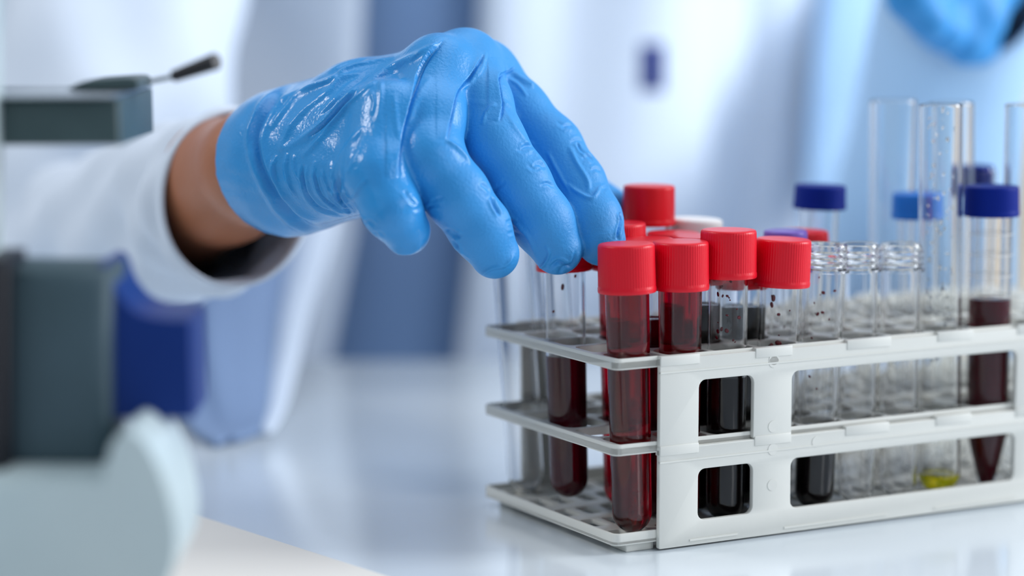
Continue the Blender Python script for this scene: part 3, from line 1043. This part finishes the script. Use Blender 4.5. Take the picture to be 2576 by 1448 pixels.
sl_rings = interp_rings([SR(598, 498, .948, 172, 216, .12, .45), SR(550, 508, .962, 176, 208, .10, .45), SR(470, 530, .995, 190, 204, .06, .42),
                         SR(370, 565, 1.04, 205, 203, .03, .4), SR(285, 610, 1.09, 215, 205, 0, .3), SR(245, 645, 1.15, 205, 200, 0, .2),
                         arm_ring(.12, .058), arm_ring(.4, .062), arm_ring(.75, .07), arm_ring(1.0, .08)], 8)
def swave(t, ph):
    return .08 * math.sin(3 * t + ph * 2.2) * math.sin(ph * 1.1) + .05 * math.sin(5 * t - ph * 1.7 + 1) + .02 * math.sin(ph * 4 + 2 * t)
rg = []
for i, r in enumerate(sl_rings):
    amp = min(1, i / 8)
    rg.append(ring_pts(r[:3], r[3:6], r[6:9], 64, lambda t, ph: amp * swave(t, ph), i * .32))
coat = put(empty('lab_coat', (0, 0, 0))) if False else None
loft('coat_sleeve', rg, M['coat'], owner, OI, thick=.0018)


def torso_rings(c, prof, n, gap, seed=0, fold_=.03, gap2=None):
    """rings of an open coat; gap(z) half-angle of the front opening"""
    rings = []
    for z, hx, hy in prof:
        g = gap(z)
        r = []
        for k in range(n):
            g2 = gap2(z) if gap2 else g
            t = -math.pi / 2 + g2 + (2 * math.pi - g - g2) * k / (n - 1)
            w = 1 + fold_ * math.sin(9 * t + z * 4 + seed) + fold_ * .6 * math.sin(13 * t - z * 9 + seed * 2)
            r.append(c + np.array([hx * math.cos(t) * w, hy * math.sin(t) * w, z]))
        rings.append(r)
    return rings


prof = [(-.45, .215, .15), (-.3, .205, .15), (-.1, .195, .145), (.05, .19, .14), (.2, .195, .14), (.32, .20, .135), (.42, .17, .11), (.47, .08, .07)]
body_prof = [(-.74, .15, .1), (-.45, .17, .11), (-.1, .165, .115), (.05, .16, .115), (.2, .165, .115), (.32, .175, .11), (.42, .14, .09), (.47, .06, .05)]
loft('lab_coat', torso_rings(oc, prof, 90, lambda z: .21 + max(0, .1 - z) * .85, 1, .045, lambda z: .15 - max(0, .1 - z) * .5), M['coat'], owner, OI, closed=False, thick=.003)
loft('scrubs', [ring_pts(oc + [0, 0, z], X_ * a, Y_ * b, 40) for z, a, b in body_prof], M['scrubs'], owner, OI, caps=True)
lsl = interp_rings([(sh_l, X_ * .07, Y_ * .07), (sh_l * .5 + el_l * .5, X_ * .062, Y_ * .062), (el_l, X_ * .055, Y_ * .055), (el_l + [0, -.03, -.22], X_ * .045, Y_ * .045)], 6)
loft('coat_sleeve', [ring_pts(r[:3], r[3:6], r[6:9], 40, lambda t, ph: .05 * math.sin(3 * t + ph), i * .4) for i, r in enumerate(lsl)], M['coat'], owner, OI, thick=.003)
# the near coat front hangs forward over the table edge
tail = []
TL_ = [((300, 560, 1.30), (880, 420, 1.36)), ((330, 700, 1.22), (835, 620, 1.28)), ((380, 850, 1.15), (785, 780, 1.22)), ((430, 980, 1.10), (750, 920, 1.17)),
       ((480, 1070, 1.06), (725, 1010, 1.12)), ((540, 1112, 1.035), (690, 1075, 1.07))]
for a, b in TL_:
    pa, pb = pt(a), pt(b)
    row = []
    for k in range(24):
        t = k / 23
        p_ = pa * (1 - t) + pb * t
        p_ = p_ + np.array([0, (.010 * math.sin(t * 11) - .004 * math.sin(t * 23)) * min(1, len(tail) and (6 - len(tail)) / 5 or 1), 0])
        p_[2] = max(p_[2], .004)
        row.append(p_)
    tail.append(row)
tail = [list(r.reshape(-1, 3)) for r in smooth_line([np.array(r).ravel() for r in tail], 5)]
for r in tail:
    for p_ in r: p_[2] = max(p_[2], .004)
loft('coat_grey_panel', [r[:19] for r in tail], M['grey_cloth'], owner, OI, closed=False, thick=.003)  # wider part of the coat front, darker grey-blue than its edge strip
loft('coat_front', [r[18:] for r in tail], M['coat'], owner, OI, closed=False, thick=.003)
pk = box('name_badge', (-.007, -.002, -.006), (.007, .002, .022), M['cap_navy'], None, bev=.0015)
pk.location = P(1640, 205, 1.40)
tag(pk, 'small dark blue badge on the white coat of the reaching person', 'badge')
pn = lathe('pen', [(0, 0), (.0022, .0005), (.0034, .006), (.0038, .045), (.0034, .05), (0, .0505)], M['black'], None, 20)
pn.location = P(452, 70, 1.28); pn.rotation_euler = (.1, -.25, 0)
tag(pn, 'dark slim pen on the chest of the white coat above the sleeve', 'pen')

# --- second person on the right with a raised gloved hand
c2 = np.array([.535, 2.25, 0])
p2 = empty('person', (c2[0], c2[1], -.75))
tag(p2, 'person in a coat tinted pale blue for shade at the right holding up a blue gloved hand', 'person')
O2 = Matrix.Translation(-p2.location)
hw = pt((2440, -60, 1.16)); sh2 = np.array([.355, 2.15, .44]); e2 = np.array([.228, 1.42, .03]); sh3 = np.array([.715, 2.28, .42])
hd = np.array([.535, 2.15, .70])
J2 = [(hw, e2, .022, .030, .01), (e2, sh2, .030, .030, .01), (sh2, sh3, .06, .06, .04), (c2 + [0, 0, .38], c2 + [0, 0, -.05], .10, .10, .05),
      (sh3, sh3 + [.05, -.02, -.3], .05, .04, .02), (sh3 + [.05, -.02, -.3], sh3 + [.02, -.2, -.42], .04, .03, .02),
      (c2 + [-.08, 0, -.1], c2 + [-.09, 0, -.4], .09, .06, .04), (c2 + [-.09, 0, -.4], c2 + [-.09, 0, -.72], .055, .04, .02), (c2 + [-.09, 0, -.71], c2 + [-.09, -.14, -.73], .035, .02, .02),
      (c2 + [.08, 0, -.1], c2 + [.09, 0, -.4], .09, .06, .04), (c2 + [.09, 0, -.4], c2 + [.09, 0, -.72], .055, .04, .02), (c2 + [.09, 0, -.71], c2 + [.09, -.14, -.73], .035, .02, .02),
      ((sh2 + sh3) / 2, hd + [0, .03, -.06], .05, .05, .03), (hd, hd + [0, 0, .06], .078, .085, .03), (hd + [0, -.04, -.05], hd + [0, -.05, 0], .04, .05, .03),
      (hd + [0, -.10, 0], hd + [0, -.085, .035], .012, .006, .01), (hd + [-.088, 0, 0], hd + [-.09, .01, .03], .008, .012, .008), (hd + [.088, 0, 0], hd + [.09, .01, .03], .008, .012, .008)]
person_body(p2, O2, J2, .006)
person_body(p2, O2, [(hd + [0, .01, .085], hd + [0, .03, .09], .088, .088, .02), (hd + [0, .05, .0], hd + [0, .05, .06], .07, .08, .02)], .008, 'hair', 'hair')
gl = [(hw, pt((2400, 20, 1.13)), .026, .022, .01)]
for k, (x, y, dd) in enumerate([(2300, 10, 1.08), (2340, 40, 1.095), (2385, 62, 1.11), (2425, 75, 1.125)]):
    base = pt((2330 + k * 30, -75, 1.10 + k * .012))
    gl.append((base, pt((x - 10, y - 20, dd)), .0105, .0105, .004))
    gl.append((pt((x - 10, y - 20, dd)), pt((x + 38, y + 42, dd + .005)), .0105, .0095, .004))
    gl.append((hw, base, .015, .0115, .012))
gl.append((pt((2450, -20, 1.15)), pt((2465, 55, 1.12)), .013, .011, .006))
gl.append((pt((2465, 55, 1.12)), pt((2435, 118, 1.115)), .011, .009, .004))
gl.append((pt((2330, -70, 1.11)), pt((2420, -10, 1.13)), .018, .02, .01))
person_body(p2, O2, gl, .0016, 'glove', 'glove')
loft('shaded_coat', torso_rings(c2, prof, 80, lambda z: .62, 3, .025), M['shaded_coat'], p2, O2, closed=False, thick=.003)
loft('shirt', [ring_pts(c2 + [0, 0, z], X_ * a, Y_ * b, 40) for z, a, b in body_prof], M['beige'], p2, O2, caps=True)
s2 = interp_rings([(hw + (e2 - hw) * .04, X_ * .038, (Z_ * .8 + Y_ * .5) * .038), (hw + (e2 - hw) * .6, X_ * .043, (Z_ * .8 + Y_ * .5) * .043), (e2, X_ * .050, Z_ * .048 - Y_ * .01), ((e2 + sh2) / 2, X_ * .062, Z_ * .056 - Y_ * .03), (sh2, X_ * .07, Z_ * .06 - Y_ * .035)], 6)
loft('shaded_coat_sleeve', [ring_pts(r[:3], r[3:6], r[6:9], 40, lambda t, ph: .05 * math.sin(3 * t + ph), i * .4) for i, r in enumerate(s2)], M['shaded_coat'], p2, O2, thick=.003)

# ------------------------------------------------------------------ background furniture
ch = empty('office_chair', (.592, 2.80, -.75))
tag(ch, 'blue fabric office chair standing behind the person in the coat tinted for shade', 'chair')
box('backrest', (-.22, -.03, .55), (.22, .03, .85), M['chair'], ch, bev=.028, seg=5)
box('seat', (-.23, -.1, .42), (.23, .38, .49), M['chair'], ch, bev=.03, seg=5)
lathe('post', [(0, .08), (.03, .08), (.025, .42), (0, .42)], M['chrome'], ch, 24, loc=(0, .14, 0))
for k in range(5):
    a = 2 * math.pi * k / 5
    b_ = box('leg', (0, -.02, .05), (.28, .02, .085), M['black'], ch, bev=.006, mtx=Matrix.Translation((0, .14, 0)) @ Matrix.Rotation(a, 4, 'Z'))
    lathe('caster', [(0, -.02), (.022, -.02), (.025, 0), (.022, .02), (0, .02)], M['black'], b_, 20, loc=(.26 * math.cos(a), .14 + .26 * math.sin(a), .025))
cb = empty('tall_cabinet', (1.02, 3.6, -.75))
tag(cb, 'tall beige cabinet against the far side at the right edge of the room', 'cabinet')
box('cabinet_body', (-.33, 0, 0), (.6, .5, 2.1), M['beige'], cb, bev=.004)
for x in (-.32, .145):
    dr = box('door', (x, -.02, .1), (x + .445, 0, 2.08), M['beige'], cb, bev=.003)
    box('handle', (x + .40, -.05, 1.0), (x + .415, -.02, 1.2), M['chrome'], dr, bev=.003)

# ------------------------------------------------------------------ microscope, close to the camera
ms = empty('microscope', (P(150, 1300, .66).x, P(150, 1300, .66).y, 0))
tag(ms, 'pale grey microscope with slate parts at the left, close to the camera', 'microscope')
MI = Matrix.Translation(-ms.location)
DM = .64


def slab(name, pts, d0, thick, bev, m, parent):
    """outline seen at depth d0, extruded away from the camera with rounded edges"""
    bm = bmesh.new()
    b = [bm.verts.new(P(x, y, d0 + thick)) for x, y in pts]
    f = [bm.verts.new(P(x, y, d0 + thick) - Vector((0, thick, 0))) for x, y in pts]
    for v_ in f + b: v_.co.z = max(v_.co.z, .0003)
    n = len(pts)
    bm.faces.new(f); bm.faces.new(b[::-1])
    for k in range(n): bm.faces.new((f[k], b[k], b[(k + 1) % n], f[(k + 1) % n]))
    bmesh.ops.recalc_face_normals(bm, faces=bm.faces)
    big_ = [fc for fc in bm.faces if len(fc.verts) > 4 or abs(fc.normal.y) > .8]
    ed = {e_ for fc in big_ for e_ in fc.edges}
    if bev: bmesh.ops.bevel(bm, geom=list(ed), offset=bev, segments=5, affect='EDGES', profile=.5, clamp_overlap=True)
    o = bm_obj(name, bm, m, parent, True, 50)
    o.matrix_parent_inverse = MI if parent is ms else Matrix.Identity(4)
    return o


def sm(pts, n=6): return [tuple(p_) for p_ in smooth_line(pts, n)]


base = sm([(-420, 1150), (40, 1132), (300, 1130), (335, 1090), (352, 1035), (385, 1006), (425, 1030), (462, 1095), (490, 1180), (502, 1260), (492, 1330), (462, 1390), (430, 1450), (415, 1540),
           (440, 1640), (470, 1740), (470, 1792)]) + [(-420, 1792)]
slab('base', base, .66, .05, .006, M['scope'], ms)
slab('column', [(-400, -500), (20, -500), (22, 1200), (-400, 1200)], DM, .10, .008, M['scope'], ms)
st = slab('stage', [(-100, 222), (385, 222), (388, 330), (-100, 332)], .73, .07, .002, M['green'], ms)
slab('stage_plate', [(-60, 214), (384, 214), (384, 219), (-60, 219)], .725, .08, .0, M['chrome'], ms)
slab('slide_holder', sm([(210, 214), (250, 196), (300, 190), (372, 188), (380, 214)], 4), .765, .03, .001, M['green'], ms)
bm = bmesh.new()
def rod(bm, a, b, r1, r2=None, n=20):
    a, b = Vector(a), Vector(b); q = (b - a).to_track_quat('Z', 'Y')
    res = bmesh.ops.create_cone(bm, cap_ends=True, segments=n, radius1=r1, radius2=r2 or r1, depth=(b - a).length)
    bmesh.ops.transform(bm, matrix=Matrix.Translation((a + b) / 2) @ q.to_matrix().to_4x4(), verts=res['verts'])
rod(bm, P(370, 206, .775), P(440, 192, .765), .0008)
o = bm_obj('lever', bm, M['chrome'], ms); o.matrix_parent_inverse = MI
bm = bmesh.new()
rod(bm, P(436, 192, .765), P(546, 153, .755), .0019, .0028)
bmesh.ops.bevel(bm, geom=[e_ for e_ in bm.edges if len(e_.link_faces) == 2 and e_.calc_face_angle() > 1], offset=.0005, segments=3, affect='EDGES')
o2 = bm_obj('lever_grip', bm, M['black'], ms); o2.matrix_parent_inverse = MI
slab('lamp_housing', [(28, 640), (322, 645), (322, 1136), (28, 1136)], .69, .03, .006, M['slate'], ms)
slab('arm_shadow_panel', [(14, 620), (70, 620), (70, 1150), (14, 1150)], .68, .03, .003, M['black'], ms).name = 'side_shade_plate'  # black slab put in for the shadow band left of the housing

slab('focus_drive', sm([(300, 628), (322, 642), (345, 700), (385, 745), (440, 762), (516, 766)], 4) + [(522, 1000), (300, 1000)], .695, .035, .004, M['bluebox'], ms)
